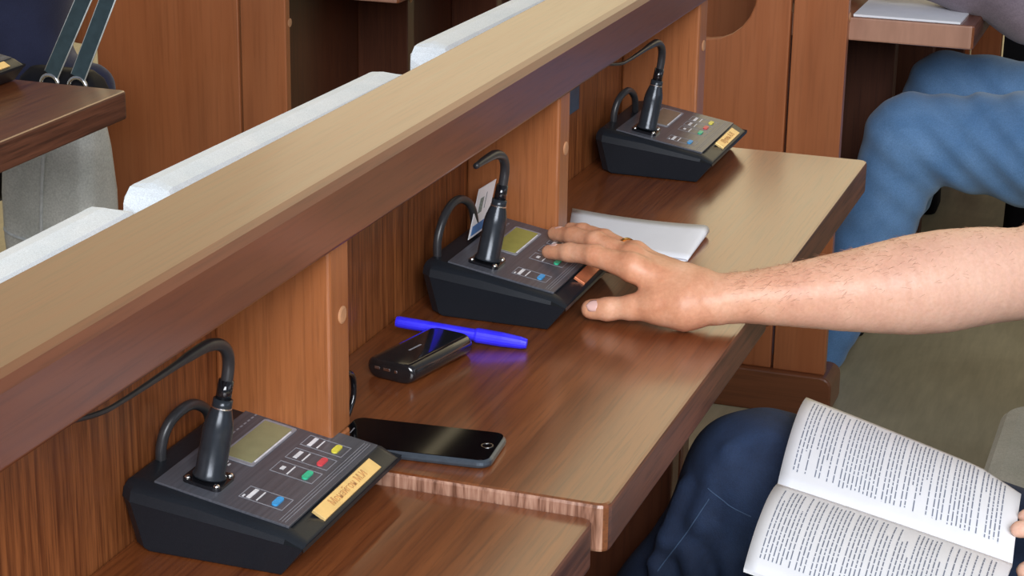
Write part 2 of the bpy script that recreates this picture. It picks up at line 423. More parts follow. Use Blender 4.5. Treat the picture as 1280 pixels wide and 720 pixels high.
def desk_top(name, x0, x1, y0, y1, zt, label, group, th=0.044, eg='endgrain'):
    mb = MB(); mb.prism(rrect(x0, x1, y0, y1, 0.010, 3), zt-th, zt, 'Z')
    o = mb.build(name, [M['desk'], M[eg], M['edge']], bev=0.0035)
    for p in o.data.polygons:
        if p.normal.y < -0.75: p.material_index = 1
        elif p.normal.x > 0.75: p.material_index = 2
    return tag(o, label, 'desk', group)
def ledge(y0, y1, dx, label):
    prof = [(XL-0.101+dx, LBOT), (XL-0.003+dx, LBOT), (XL+dx, LBOT+0.003), (XL+dx, LTOP-0.010), (XL-0.004+dx, LTOP-0.003), (XL-0.010+dx, LTOP), (XL-0.101+dx, LTOP)]
    return tag(MB().prism(prof, y0, y1, 'Y').build('desk_ledge', M['ledge'], bev=0.0012), label, 'ledge', 'ledges of the desk rows')
def back_panel(y0, y1, dx, label, zb=-H):
    return tag(MB().box(XP-0.018+dx, XP+dx, y0, y1, zb, LBOT).build('back_panel', M['panel'], bev=0.0), label, 'panel', 'back panels behind the desks')
def divider(y0, y1, dx, zb, label, notch=None, leg=True, legx=-0.525):
    r = empty('divider', (XP+dx+0.05, y0, zb), label, 'divider', 'dividers between desk places')
    mb = MB()
    if notch:
        mb.box(XP+dx, XD+dx, y0, y1, zb+notch[1], LBOT)
        mb.box(XP+dx, XD+dx, y0+notch[0], y1, zb, zb+notch[1])
    else: mb.box(XP+dx, XD+dx, y0, y1, zb, LBOT)
    o = mb.build('board', M['divider'], r, bev=0.003)
    MB().lathe((XD+dx-0.001, (y0+y1)/2+0.004, 0.137), [(0.0078, 0), (0.0078, 0.0018), (0.006, 0.0026), (0.0, 0.0028)], 18, (1, 0, 0)).build('plug', M['plug'], r, smooth=False)
    if leg:
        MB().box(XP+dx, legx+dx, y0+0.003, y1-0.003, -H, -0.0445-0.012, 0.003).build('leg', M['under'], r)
    return r

ledge(0.55, 2.735, 0, 'long brown ledge with tan sheen running diagonally across the picture above the three microphones')
YJ1, YJ2, YE = 1.4805, 2.085, 2.692
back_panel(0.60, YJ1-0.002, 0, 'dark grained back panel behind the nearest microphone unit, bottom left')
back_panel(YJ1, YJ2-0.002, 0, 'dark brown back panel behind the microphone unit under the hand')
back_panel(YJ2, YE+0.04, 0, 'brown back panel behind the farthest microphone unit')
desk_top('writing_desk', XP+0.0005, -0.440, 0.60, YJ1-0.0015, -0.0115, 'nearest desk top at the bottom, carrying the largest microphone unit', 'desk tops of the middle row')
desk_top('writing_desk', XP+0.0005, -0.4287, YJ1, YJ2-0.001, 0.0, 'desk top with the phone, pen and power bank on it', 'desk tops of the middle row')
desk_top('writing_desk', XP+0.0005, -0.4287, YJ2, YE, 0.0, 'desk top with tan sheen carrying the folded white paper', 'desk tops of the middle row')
divider(1.456, 1.4955, 0, -0.0115+0.012, 'upright divider board beside the nearest microphone unit', notch=(0.014, 0.030))
divider(2.063, 2.100, 0, 0.0005, 'upright divider board behind the microphone unit being touched', notch=(0.010, 0.030))
divider(2.672, 2.715, 0, 0.0005, 'upright divider board beyond the farthest microphone unit', notch=(0.014, 0.030), legx=-0.665)

# end panels at Y=3.7 (next block of desks, across the aisle) for our row and the row in front
def end_panel(dx, label, dy=0.0, bulge=False):
    y0 = 3.70+dy
    r = empty('end_panel', (-0.85+dx, y0, -H), label, 'end panel', 'end panels across the aisle')
    MB().box(-0.7465+dx, -0.645+dx, y0, y0+0.0215, -0.70, LBOT, 0.002).build('front_board', M['side'], r)
    pts = [(-0.7515, -0.70), (-0.7515, 0.34)]
    pts += [(-0.815, 0.34)]
    for k in range(7):
        a = math.radians(90*k/6)
        pts.append((-0.905+0.088*math.cos(a), 0.036-0.094*math.sin(a)))
    if bulge: pts += [(-1.150, -0.058), (-1.150, -0.165), (-1.139, -0.178), (-1.085, -0.182)]
    else: pts += [(-1.085, -0.058)]
    pts += [(-1.085, -0.70)]
    pts = [(x+dx, z) for x, z in pts]
    MB().prism(pts, y0, y0+0.0215, 'Y').build('wide_board', M['side'], r, bev=0.003)
    MB().prism(rrect(-1.10+dx, -0.627+dx, -H, -0.700, 0.022, 4), y0-0.016, y0+0.085, 'Y').build('foot', M['foot'], r, bev=0.004)
    MB().lathe((-0.646+dx, y0+0.02, 0.0 if dx > -1 else -0.10), [(0.009, 0), (0.009, 0.0018), (0.0, 0.003)], 16, (1, 0, 0)).build('plug', M['plug'], r)
    return r
end_panel(0, 'tall orange-brown end panel with scooped top behind the farthest desk')
end_panel(-1.140, 'tall wide orange-brown end panel at upper left behind the handbag', bulge=True)
def block(dx, word):
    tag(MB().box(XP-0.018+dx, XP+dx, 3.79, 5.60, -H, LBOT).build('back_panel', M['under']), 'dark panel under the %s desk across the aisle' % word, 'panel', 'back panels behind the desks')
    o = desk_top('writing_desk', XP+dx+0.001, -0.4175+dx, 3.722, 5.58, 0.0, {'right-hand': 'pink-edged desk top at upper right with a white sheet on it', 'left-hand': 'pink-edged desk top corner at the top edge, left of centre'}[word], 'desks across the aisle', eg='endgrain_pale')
    for i, yy in enumerate((4.33, 4.94, 5.55)):
        r = empty('support_board', (XP+dx+0.05, yy, -H), ('%s upright support board under the %s desk across the aisle' % (('first', 'second', 'third')[i], word)), 'support board', 'support boards across the aisle')
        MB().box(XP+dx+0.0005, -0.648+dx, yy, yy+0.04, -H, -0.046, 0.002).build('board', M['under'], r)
        MB().lathe((-0.649+dx, yy+0.02, -0.155), [(0.009, 0), (0.009, 0.0018), (0.0, 0.003)], 16, (1, 0, 0)).build('plug', M['plug'], r)
block(0, 'right-hand'); block(-PITCHX, 'left-hand')
ledge(3.745, 5.60, 0, 'ledge of the far desk block, above the upper right desk')
ledge(3.745, 5.60, -PITCHX, 'ledge of the far desk block in the row in front')
# row in front: desk at upper left with its device
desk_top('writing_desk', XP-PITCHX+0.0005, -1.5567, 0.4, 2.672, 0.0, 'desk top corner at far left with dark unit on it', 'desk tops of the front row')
ledge(0.4, 2.70, -PITCHX, 'ledge over the desk at far left')
back_panel(0.4, 2.70, -PITCHX, 'back panel behind the desk at far left')
divider(2.05, 2.09, -PITCHX, 0.0005, 'upright board under the far left desk, beside the bag', legx=-0.60)

# board seen through the scoop of the end panel
tag(MB().box(-1.30, -0.80, 4.30, 4.335, -H, 0.30, 0.003).build('chair_side_board', M['side']), 'brown board seen through the scooped cut-out at top', 'board')
# far block behind the blue jeans
r = empty('far_end_panel', (-0.45, 5.75, -H), 'orange-brown panel beyond the elbow of the grey sleeve', 'end panel')
MB().box(-0.700, -0.655, 5.75, 5.79, -H, 0.0).build('narrow_board', M['side'], r, bev=0.002)
MB().box(-0.650, -0.57, 5.75, 5.79, -H, 0.0).build('wide_board', M['side'], r, bev=0.002)
tag(MB().box(-0.567, 0.30, 5.80, 5.85, -H+0.0, 0.12).build('dark_screen', M['black_cloth']), 'black screen behind the seated person with blue jeans', 'screen')

# ------------------------------------------------------------------ microphone units
ex = Vector((0.1161, 0, -0.0196)).normalized(); en = Vector((-ex.z, 0, ex.x)); PA = Vector((0, 0, 0.0574))
def pl(u, v, h): return PA+ex*u+Vector((0, v, 0))+en*h
def plate_poly(mb, pts, h0, h1, mi=0):
    A = [mb.bm.verts.new(pl(u, v, h0)) for u, v in pts]; B = [mb.bm.verts.new(pl(u, v, h1)) for u, v in pts]
    n = len(pts); mb.bm.faces.new(A).material_index = mi; mb.bm.faces.new(list(reversed(B))).material_index = mi
    for i in range(n): mb.bm.faces.new((A[i], B[i], B[(i+1) % n], A[(i+1) % n])).material_index = mi
def pbox(mb, u0, u1, v0, v1, h0, h1, r=0): plate_poly(mb, rrect(u0, u1, v0, v1, r, 4) if r else [(u0, v0), (u1, v0), (u1, v1), (u0, v1)], h0, h1)
def frame(mb, u0, u1, v0, v1, t_, h0, h1):
    pbox(mb, u0, u1, v0, v0+t_, h0, h1); pbox(mb, u0, u1, v1-t_, v1, h0, h1)
    pbox(mb, u0, u0+t_, v0+t_, v1-t_, h0, h1); pbox(mb, u1-t_, u1, v0+t_, v1-t_, h0, h1)
Y0_, Y1_ = -0.0125, 0.1865
def topz(x):
    return 0.0569-0.1688*x if x < 0.1175 else 0.0371-(x-0.1175)*0.56
def body_mesh():
    mb = MB()
    def ring(xb, xf, inset, zf):
        xs = [xb, xb+0.010, 0.04, 0.08, 0.1175 if xf > 0.1175 else xf-0.012, xf]
        near = [(x, Y0_+inset, zf(x)) for x in xs]; farr = [(x, Y1_-inset, zf(x)) for x in reversed(xs)]
        near[0] = (xs[0], Y0_+inset+0.007, zf(xs[0])); farr[-1] = (xs[0], Y1_-inset-0.012, zf(xs[0]))
        return near+farr
    R = [ring(-0.012, 0.113, 0.004, lambda x: 0.0012),
         ring(-0.016, 0.1155, 0.003, lambda x: 0.004),
         ring(-0.0250, 0.1325, 0.0005, lambda x: 0.0395-0.105*x),
         ring(-0.0258, 0.1335, 0.0000, lambda x: 0.0415-0.105*x),
         ring(-0.0255, 0.1334, 0.0022, lambda x: min(topz(max(x, 0))-0.0045, 0.0515) if x > -0.01 else 0.0510),
         ring(-0.0235, 0.1330, 0.0060, lambda x: topz(max(x, -.005))-0.0018 if x > -0.01 else 0.0560),
         ring(-0.0195, 0.1322, 0.0110, lambda x: topz(x)-0.0004 if x > -0.006 else 0.0588),
         ring(-0.0165, 0.1310, 0.0145, lambda x: min(topz(x), 0.0594))]
    mb.loft(R); return mb
def neck_pts(end):
    P_ = [(.0425, .0395, .1195), (.0448, .0418, .134), (.0465, .0425, .148), (.0478, .0380, .160), (.048, .0270, .1695), (.048, .0065, .1758), (.048, -.022, .1772), (.048, -.048, .1772)]
    if end: P_ += [(.048, -.118, .1777), (.047, -.155, .180), (.040, -.20, .188)]
    return P_
def make_unit(loc, label, long_neck, name_mat, name_text, lcd, rz=0, text_size=0.0098, simple=False, cable=0, name_v=(0.036, 0.147)):
    r = empty('microphone_unit', loc, label, 'microphone unit', 'conference microphone units on the desks', local=True, rz=rz)
    body = body_mesh().build('housing', M['black_plastic'], r, off=None, smooth='auto')
    mb = MB(); pbox(mb, 0, 0.118, 0, 0.1742, -0.0012, 0.0012)
    fp = mb.build('face_plate', M['plate'], r, bev=0.0003, off=None)
    L = lambda mb_, nm, mt_: kid(mb_.build(nm, mt_, None, off=None), fp)
    def kid(o, p): o.parent = p; return o
    # display
    mb = MB(); pbox(mb, 0.0205, 0.0515, 0.070, 0.1555, 0.0011, 0.0019, 0.003); L(mb, 'display_surround', M['outline'])
    mb = MB(); pbox(mb, 0.0224, 0.0482, 0.0745, 0.1515, 0.0015, 0.0022); L(mb, 'display', lcd)
    mb = MB(); pbox(mb, 0.0488, 0.0500, 0.078, 0.146, 0.0015, 0.0024); L(mb, 'display_edge', M['mark'])
    # printed key fields
    for v0, v1, nm in ((0.132, 0.1535, 'yellow'), (0.103, 0.1245, 'red'), (0.074, 0.0955, 'green'), (0.019, 0.0405, 'blue')):
        mb = MB(); frame(mb, 0.0645, 0.1028, v0, v1, 0.0007, 0.0012, 0.00145); L(mb, 'key_outline', M['outline'])
        vc = (v0+v1)/2; mb = MB()
        wv = {'yellow': .0085, 'red': .007, 'green': .003, 'blue': .0085}[nm]
        pbox(mb, 0.0700, 0.0735, vc-wv, vc+wv, 0.0012, 0.0015)
        pbox(mb, 0.0785, 0.0797, vc-0.008, vc+0.008, 0.0012, 0.0015)
        if nm == 'blue': pbox(mb, 0.0665, 0.0680, vc-0.009, vc-0.005, 0.0012, 0.0015)
        L(mb, 'key_label', M['mark'])
        mb = MB(); pbox(mb, 0.0910, 0.0965, vc-0.0075, vc+0.0075, 0.0010, 0.0026, 0.0026); L(mb, 'key_button', M[nm])
    mb = MB()
    for k in range(3): pbox(mb, 0.1075+0.0025*k, 0.1080+0.0025*k, 0.004, 0.170, 0.0012, 0.0014)
    L(mb, 'fine_print', M['outline']); mb = MB()
    for k in range(9): pbox(mb, 0.010, 0.0115, 0.100+0.007*k, 0.104+0.007*k, 0.0012, 0.00135)
    L(mb, 'printed_dashes', M['outline'])
    mb = MB(); pbox(mb, 0.030, 0.0315, 0.062, 0.067, 0.0012, 0.0015); pbox(mb, 0.0335, 0.035, 0.060, 0.064, 0.0012, 0.0015); L(mb, 'small_mark', M['mark'])
    # microphone
    mb = MB(); pbox(mb, 0.0165, 0.0500, 0.0125, 0.0440, 0.0010, 0.0042, 0.005)
    fl_ = mb.build('mic_socket', M['gloss_black'], r, off=None)
    for u, v in ((0.0205, 0.0165), (0.046, 0.0165), (0.046, 0.040), (0.0205, 0.040)):
        s = MB().lathe(pl(u, v, 0.004), [(0.0028, 0), (0.0028, 0.001), (0.0018, 0.0022), (0, 0.0025)], 10, en).build('screw', M['screw'], None, off=None, smooth=True); s.parent = fl_
    base = pl(0.0335, 0.0285, 0.004); top = Vector((0.0425, 0.0395, 0.1195)); axv = (top-base); Lh = axv.length
    MB().lathe(base, [(0.0, 0), (0.0135, 0), (0.0140, 0.002), (0.0122, 0.005), (0.0121, Lh*0.60), (0.0118, Lh*0.67), (0.0109, Lh*0.74), (0.0093, Lh*0.83), (0.0081, Lh*0.89), (0.0080, Lh*0.92), (0.0080, Lh), (0, Lh)], 32, axv).build('mic_stem', M['mic_black'], r, smooth=True, off=None)
    cl = MB().lathe(base+axv.normalized()*(Lh*0.885), [(0.0083, 0), (0.0083, 0.0012), (0, 0.0012)], 24, axv).build('stem_ring', M['silver'], None, off=None)
    cl.parent = r
    MB().tube([top-axv.normalized()*0.002, (.0447, .0415, .1350)], [0.0066, 0.0062], 16, 1).build('neck_sleeve', M['gloss_black'], r, smooth=True, off=None)
    P_ = neck_pts(long_neck); rr = [0.0050]*6+[0.0042, 0.0030]+([0.0020, 0.0020, 0.0020] if long_neck else [])
    MB().tube(P_, rr, 14, 6).build('gooseneck', M['neck'], r, smooth=True, off=None)
    # cable at the back
    if cable:
        if cable == 1: C_ = [(-.016, .040, .050), (-.015, .040, .070), (-.012, .047, .086), (-.008, .062, .094), (-.006, .082, .092), (-.004, .100, .078), (-.006, .110, .050)]
        else: C_ = [(-.016, .012, .050), (-.016, .012, .076), (-.014, .024, .097), (-.012, .046, .108), (-.010, .072, .105), (-.008, .094, .088), (-.008, .107, .050)]
        MB().tube(C_, 0.0046, 12, 6).build('cable', M['neck'], r, smooth=True, off=None)
    # name plate on the sloping lip
    x0, x1 = 0.1190, 0.1315; z0, z1 = topz(x0), topz(x1); ed = Vector((x1-x0, 0, z1-z0)).normalized(); nn = Vector((-ed.z, 0, ed.x)); wd = 0.0130
    o0 = Vector((x0, 0, z0)); va, vb = name_v
    mb = MB(); q = [o0+Vector((0, va, 0)), o0+ed*wd+Vector((0, va, 0)), o0+ed*wd+Vector((0, vb, 0)), o0+Vector((0, vb, 0))]
    mb.loft([[p+nn*(-0.0008) for p in q], [p+nn*0.0024 for p in q]]); npl = mb.build('name_plate', name_mat, r, off=None, bev=0.0004)
    if name_text:
        cu = bpy.data.curves.new('txt', 'FONT'); cu.body = name_text; cu.size = text_size; cu.extrude = 0.00025; cu.align_x = 'CENTER'; cu.align_y = 'CENTER'
        to = bpy.data.objects.new('txt', cu); col.objects.link(to)
        dg = bpy.context.evaluated_depsgraph_get(); me = bpy.data.meshes.new_from_object(to.evaluated_get(dg))
        bpy.data.objects.remove(to)
        # text reads along +Y, its top towards the back of the unit
        X_, Y_, Z_ = Vector((0, 1, 0)), -ed, nn
        mm = Matrix((X_, Y_, Z_)).transposed().to_4x4(); mm.translation = o0+ed*(wd*0.5)+Vector((0, (va+vb)/2, 0))+nn*0.0025
        me.transform(mm); me.materials.clear(); me.materials.append(M['brass_text'])
        tx = bpy.data.objects.new('lettering', me); col.objects.link(tx); tx.parent = npl
    return r
make_unit((-0.748, 1.297, -0.0113), 'largest microphone unit, nearest the camera, with bright brass name plate', True, M['brass'], 'Менайгон М.И', M['lcd'], cable=1)
make_unit((-0.7275, 1.882, 0.0002), 'microphone unit under the hand with coppery name plate', False, M['copper'], None, M['lcd_lit'], cable=2, name_v=(0.060, 0.140))
make_unit((-0.7297, 2.497, 0.0002), 'farthest of the microphone units, on the tan desk with paper', True, M['brass'], 'Щукин А.Н.', M['lcd_dim'], cable=1, text_size=0.0105, name_v=(0.060, 0.150))
make_unit((-1.862, 2.478, 0.0002), 'corner of a microphone unit at the far left edge', True, M['brass'], None, M['lcd_dim'], cable=1)

# ------------------------------------------------------------------ things on the desks
# badge card
r = empty('badge_card', (-0.722, 1.975, 0.055), 'white badge card with blue band leaning beside the middle microphone', 'card')
def quadslab(A, B, C_, D_, th):
    A, B, C_, D_ = map(Vector, (A, B, C_, D_)); n_ = (B-A).cross(D_-A).normalized()*th
    return MB().loft([[A, B, C_, D_], [A+n_, B+n_, C_+n_, D_+n_]])
cA, cB, cC, cD = Vector((-.730, 1.950, .0620)), Vector((-.730, 2.004, .0612)), Vector((-.735, 2.050, .1040)), Vector((-.735, 1.996, .1060))
quadslab(cA, cB, cC, cD, -0.0008).build('card', M['card'], r)
nn_ = (cB-cA).cross(cD-cA).normalized()
def onc(u, v, h): return cA+(cB-cA)*u+(cD-cA)*v+nn_*h
def cpatch(nm, u0, u1, v0, v1, mt_):
    quadslab(onc(u0, v0, .0001), onc(u1, v0, .0001), onc(u1, v1, .0001), onc(u0, v1, .0001), 0.0003).build(nm, mt_, r)
cpatch('blue_band', .08, .95, .05, .24, M['card_blue']); cpatch('portrait', .22, .42, .46, .76, M['card_photo'])
cpatch('text_line', .55, .58, .50, .82, M['outline'])
# holder under the ledge
tag(MB().box(-0.7748, -0.7725, 2.418, 2.470, 0.088, 0.126, 0.001).build('label_holder', M['sticker']), 'small blue-grey patch on the back panel under the ledge', 'label holder')
# pen
p0, p1 = Vector((-.749, 1.792, .0190)), Vector((-.613, 1.812, .0060))
d_ = (p1-p0).normalized(); L_ = (p1-p0).length
r = empty('pen', p1, 'bright blue capped pen lying behind the power bank', 'pen')
MB().lathe(p0, [(0, 0), (0.0052, 0.001), (0.0058, 0.004), (0.0060, L_*0.63), (0, L_*0.63)], 16, d_).build('barrel', M['pen'], r, smooth=False)
MB().lathe(p0+d_*L_*0.60, [(0.0068, 0), (0.0075, 0.002), (0.0074, L_*0.20), (0.0062, L_*0.34), (0.0048, L_*0.385), (0, L_*0.39)], 16, d_).build('cap', M['pen'], r, smooth=False)
cs = d_.cross(Vector((0, 0, 1))).normalized()
# power bank
r = empty('power_bank', (-0.70, 1.72, 0), 'glossy black power bank beside the blue pen', 'power bank')
ang = math.radians(12.5); xf = Matrix.Translation((-.6965, 1.735, 0.0)) @ Matrix.Rotation(-ang, 4, 'Z')
def rslab(w_, l_, z0, z1, rc):
    mb = MB(); mb.prism(rrect(-w_/2, w_/2, -l_/2, l_/2, rc, 5), z0, z1, 'Z'); return mb
rings = []
for k in range(9):
    a = -math.pi/2+math.pi*k/8
    rings.append([(x, y, 0.0105+0.0095*math.sin(a)) for x, y in rrect(-.0195-.0085*math.cos(a), .0195+.0085*math.cos(a), -.056, .050, .006, 3)])
MB().loft(rings).build('case', M['bank'], r, smooth=True, xf=xf)
for k, (x, w_) in enumerate(((-0.014, .006), (-0.003, .0075), (0.0075, .003))):
    MB().box(x-w_/2, x+w_/2, -0.0568, -0.0555, 0.0095, 0.0125, 0.0006).build('port', M['silver'], r, xf=xf)
MB().box(-.003, -.001, -0.02, 0.000, 0.0199, 0.0202).build('print', M['outline'], r, xf=xf)
# phone
r = empty('smartphone', (-0.62, 1.545, 0), 'dark grey smartphone with black screen lying on the desk', 'phone')
a_ = math.radians(5.2); xf = Matrix.Translation((-.6205, 1.5405, 0)) @ Matrix.Rotation(a_, 4, 'Z')
rings = []
for z, i_ in ((0.0003, .0022), (.0014, .0006), (.0035, 0), (.0062, .0004), (.0080, .0022)):
    rings.append([(x, y, z) for x, y in rrect(-.072+i_, .072-i_, -.0340+i_, .0340-i_, .0115, 6)])
MB().loft(rings).build('case', M['phone_body'], r, xf=xf, smooth=False)
MB().prism(rrect(-.0695, .0695, -.0318, .0318, .0095, 6), .0079, .0086, 'Z').build('screen', M['glass_black'], r, xf=xf)
mb = MB(); c0 = Vector((.0610, 0.0, .0086))
mb.loft([[c0+Vector((q*math.cos(2*math.pi*k/24), q*math.sin(2*math.pi*k/24), h)) for k in range(24)] for q, h in ((.0046, 0), (.0046, .0004), (.0055, .0004), (.0055, 0))], cap=False)
mb.build('home_button', M['silver'], r, xf=xf)
MB().box(-.0635, -.0625, -.006, .006, .0085, .0088).build('earpiece', M['outline'], r, xf=xf)
# black cable loop behind the divider
tag(MB().tube([(-.700, 1.560, .052), (-.700, 1.572, .046), (-.700, 1.577, .034), (-.700, 1.572, .018), (-.705, 1.555, .0045), (-.735, 1.53, .0035), (-.765, 1.515, .004)], 0.0028, 10, 6).build('cable', M['gloss_black'], smooth=True), 'short black cable end hanging beside the near divider board', 'cable')
# folded paper on the far desk
r = empty('folded_paper', (-0.62, 2.25, 0), 'folded white sheet on the desk behind the hand', 'paper')
def sheet(rows, th):
    mb = MB(); T = [[mb.bm.verts.new(p) for p in rw] for rw in rows]
    for a, b in zip(T, T[1:]):
        for i in range(len(a)-1): mb.bm.faces.new((a[i], a[i+1], b[i+1], b[i]))
    return mb
def solid(o, th):
    md = o.modifiers.new('s', 'SOLIDIFY'); md.thickness = th; md.offset = 0; return o
A0, A1 = Vector((-.728, 2.310, 0)), Vector((-.548, 2.262, 0))      # far edge
B0, B1 = Vector((-.690, 2.170, 0)), Vector((-.545, 2.151, 0))
rows = []
for j in range(7):
    t_ = j/6; rw = []
    a = A0.lerp(B0, t_); b = A1.lerp(B1, t_)
    for i in range(11):
        s_ = i/10; p = a.lerp(b, s_); hump = 0.012*(s_**2)*(1-0.75*t_); p.z = 0.0012+hump; rw.append(p)
    # folded edge curls under
    e = b; w_ = 0.012*(1-0.75*t_)
    for k in range(1, 6):
        an = math.pi*k/5; rw.append(Vector((e.x+0.006*math.sin(an), e.y, 0.0012+w_*(0.5+0.5*math.cos(an)))))
    for i in range(1, 8): 
        s_ = 1-i/8; p = a.lerp(b, s_); p.z = 0.0006; rw.append(p)
    rows.append(rw)
for p in (solid(sheet(rows, 0).build('sheet', M['paper'], r, smooth=True), 0.0005),): pass
# white sheet on the upper right desk
tag(MB().prism([(-.64, 3.727), (-.445, 3.727), (-.44, 3.99), (-.64, 3.99)], 0.0005, 0.0045, 'Z').build('paper_sheet', M['paper']), 'white papers on the upper right desk under the grey sleeve', 'paper')

# ------------------------------------------------------------------ chairs
def chair(y0, y1, dx, label, seatmat, backmat, group, back=True, xf0=-.205):
    r = empty('chair', (0.0+dx, (y0+y1)/2, -H), label, 'chair', group)
    # seat with rounded cover
    mb = MB(); rings = []
    for z, i_ in ((-.405, .012), (-.400, .002), (-.375, 0), (-.345, .002), (-.335, .010), (-.330, .026)):
        rings.append([(x+dx, y, z) for x, y in rrect(xf0+i_, .20-i_, y0+.02+i_, y1-.02-i_, .05, 6)])
    mb.loft(rings).build('seat', seatmat, r, smooth=False, bev=0.002)
    for sx in (-.18, .19):
        for yy in (y0+.05, y1-.05):
            MB().box(sx-.015+dx, sx+.015+dx, yy-.015, yy+.015, -H, -.400, .003).build('leg', M['chair_frame'], r)
    if not back: return r
    # backrest: outline in Y-Z
    prof = rrect(y0, y1, -.28, .196, .035, 6)
    mb = MB(); rings = []
    for x, i_ in ((.178, .014), (.182, .004), (.200, 0), (.222, .003), (.228, .014)):
        rings.append([(x+dx, min(max(y, y0+i_), y1-i_), min(z, .196-i_)+0.003*math.sin(17*y)) for y, z in prof])
    mb.loft(rings).build('backrest', backmat, r, smooth=False, bev=0.003)
    for yy in (y0+.05, y1-.05):
        MB().box(.196+dx, .214+dx, yy-.012, yy+.012, -.42, -.25, .002).build('back_post', M['chair_frame'], r)
    return r
G = 'white-covered chairs of the row in front'
chair(0.93, 1.535, -PITCHX+.02, 'white-covered chair back at the left edge, nearest of the row', M['cover_white'], M['cover_white'], G)
chair(1.568, 2.165, -PITCHX+.02, 'white-covered chair back in the middle, behind the ledge', M['cover_white'], M['cover_white'], G)
chair(2.262, 2.86, -PITCHX+.02, 'white-covered chair back at the top edge, farthest of the row', M['cover_white'], M['cover_white'], G)
chair(2.16, 2.76, 0, 'empty chair with pale grey seat at the right edge', M['cover_grey'], M['cover_grey'], None, xf0=-.222)
chair(1.50, 2.10, 0.02, 'chair under the person with dark jeans', M['cover_grey'], M['cover_grey'], None)

# ------------------------------------------------------------------ the person with the hand on the unit
per = empty('person', (0.10, 1.90, -H), 'person in dark jeans reaching one bare arm to the microphone unit', 'person')
hand = [
 ((-.4500, 1.936, .033), (-.490, 1.930, .034), .0205, .0190, .014),
 ((-.4500, 1.948, .035), (-.490, 1.952, .039), .0205, .0180, .014),
 # palm rays
 ((-.475, 1.936, .039), (-.541, 1.9300, .0580), .0185, .0135, .013),
 ((-.475, 1.945, .040), (-.548, 1.9560, .0600), .0180, .0130, .013),
 ((-.475, 1.955, .038), (-.552, 1.9820, .0560), .0175, .0125, .013),
 ((-.475, 1.962, .032), (-.553, 2.0040, .0460), .0160, .0115, .013),
 # index
 ((-.541, 1.9300, .0590), (-.586, 1.9400, .0650), .0135, .0112, .007),
 ((-.586, 1.9400, .0650), (-.618, 1.9530, .0605), .0112, .0098, .005),
 ((-.618, 1.9530, .0605), (-.6450, 1.9650, .0545), .0098, .0078, .005),
 # middle
 ((-.548, 1.9560, .0600), (-.597, 1.9840, .0660), .0130, .0110, .006),
 ((-.597, 1.9840, .0660), (-.631, 2.0070, .0620), .0110, .0098, .005),
 ((-.631, 2.0070, .0620), (-.6590, 2.0260, .0560), .0098, .0078, .005),
 # ring
 ((-.552, 1.9820, .0560), (-.600, 2.0200, .0590), .0122, .0100, .006),
 ((-.600, 2.0200, .0590), (-.632, 2.0470, .0560), .0100, .0088, .005),
 ((-.632, 2.0470, .0560), (-.6540, 2.0680, .0510), .0088, .0070, .005),
 # little
 ((-.552, 2.0040, .0460), (-.590, 2.0480, .0440), .0108, .0085, .006),
 ((-.590, 2.0480, .0440), (-.614, 2.0780, .0360), .0085, .0076, .005),
 ((-.614, 2.0780, .0360), (-.628, 2.0980, .0240), .0076, .0062, .005),
 # thumb
 ((-.455, 1.934, .030), (-.484, 1.9230, .0270), .0195, .0225, .014),
 ((-.484, 1.9230, .0270), (-.510, 1.9190, .0260), .0225, .0180, .014),
 ((-.510, 1.9190, .0260), (-.5360, 1.9170, .0215), .0175, .0130, .010),
 ((-.5360, 1.9170, .0215), (-.5620, 1.9160, .0165), .0124, .0118, .006),
 ((-.5620, 1.9160, .0165), (-.5810, 1.9170, .0135), .0120, .0108, .005),
 # web between thumb and index
 ((-.498, 1.928, .034), (-.5080, 1.926, .038), .0150, .0120, .012),
 # knuckle bumps
 ((-.5430, 1.9300, .0640), (-.5440, 1.9300, .0640), .0085, .0085, .012),
 ((-.5500, 1.9560, .0660), (-.5510, 1.9560, .0660), .0085, .0085, .012),
 ((-.5540, 1.9830, .0620), (-.5550, 1.9830, .0620), .0080, .0080, .012),
]
AP = [((-.4520, 1.9430, .034), .0225), ((-.4230, 1.9500, .036), .0248), ((-.3706, 1.9746, .0385), .0328), ((-.3230, 2.0000, .0405), .0408), ((-.2769, 2.0274, .0430), .0488), ((-.2410, 2.0500, .0455), .0515), ((-.2030, 2.0740, .049), .0490), ((-.1500, 2.1050, .053), .0455), ((-.09, 2.118, .10), .048), ((.0, 2.125, .18), .055), ((.1300, 2.1300, .300), .0580)]
_p, _r = catmull([Vector(p) for p, q in AP], [q for p, q in AP], 4)
arm = [(tuple(_p[i]), tuple(_p[i+1]), _r[i], _r[i+1], .006) for i in range(len(_p)-1)]
rng = np.random.RandomState(3)
def vein(X, Y, Z):
    return 0.00025*np.sin(X*210+Y*160)*np.sin(Y*230+2)+0.00015*np.sin(X*520+Y*330)
rest = [((.05, 2.12, .23), (.14, 2.10, .34), .055, .062, .03), ((.14, 2.10, .34), (.14, 1.76, .33), .060, .060, .04), ((.16, 1.92, .34), (.14, 1.91, .47), .055, .052, .03),
        ((.14, 1.76, .33), (.06, 1.70, .05), .055, .045, .03), ((.06, 1.70, .05), (-.03, 1.745, -.06), .044, .028, .02), ((-.03, 1.745, -.06), (-.065, 1.755, -.075), .026, .020, .01),
        ((-.06, 1.745, -.070), (-.118, 1.742, -.082), .011, .0080, .008), ((-.06, 1.762, -.070), (-.114, 1.770, -.081), .011, .0080, .008),
        ((-.06, 1.775, -.078), (-.105, 1.792, -.088), .010, .0075, .008), ((-.06, 1.740, -.085), (-.108, 1.738, -.120), .011, .0085, .008)]
Vb = [sdf_body(hand+arm+rest, (-.68, 1.60, -.15), (.24, 2.22, .50), 0.0024, vein, 0.01)]
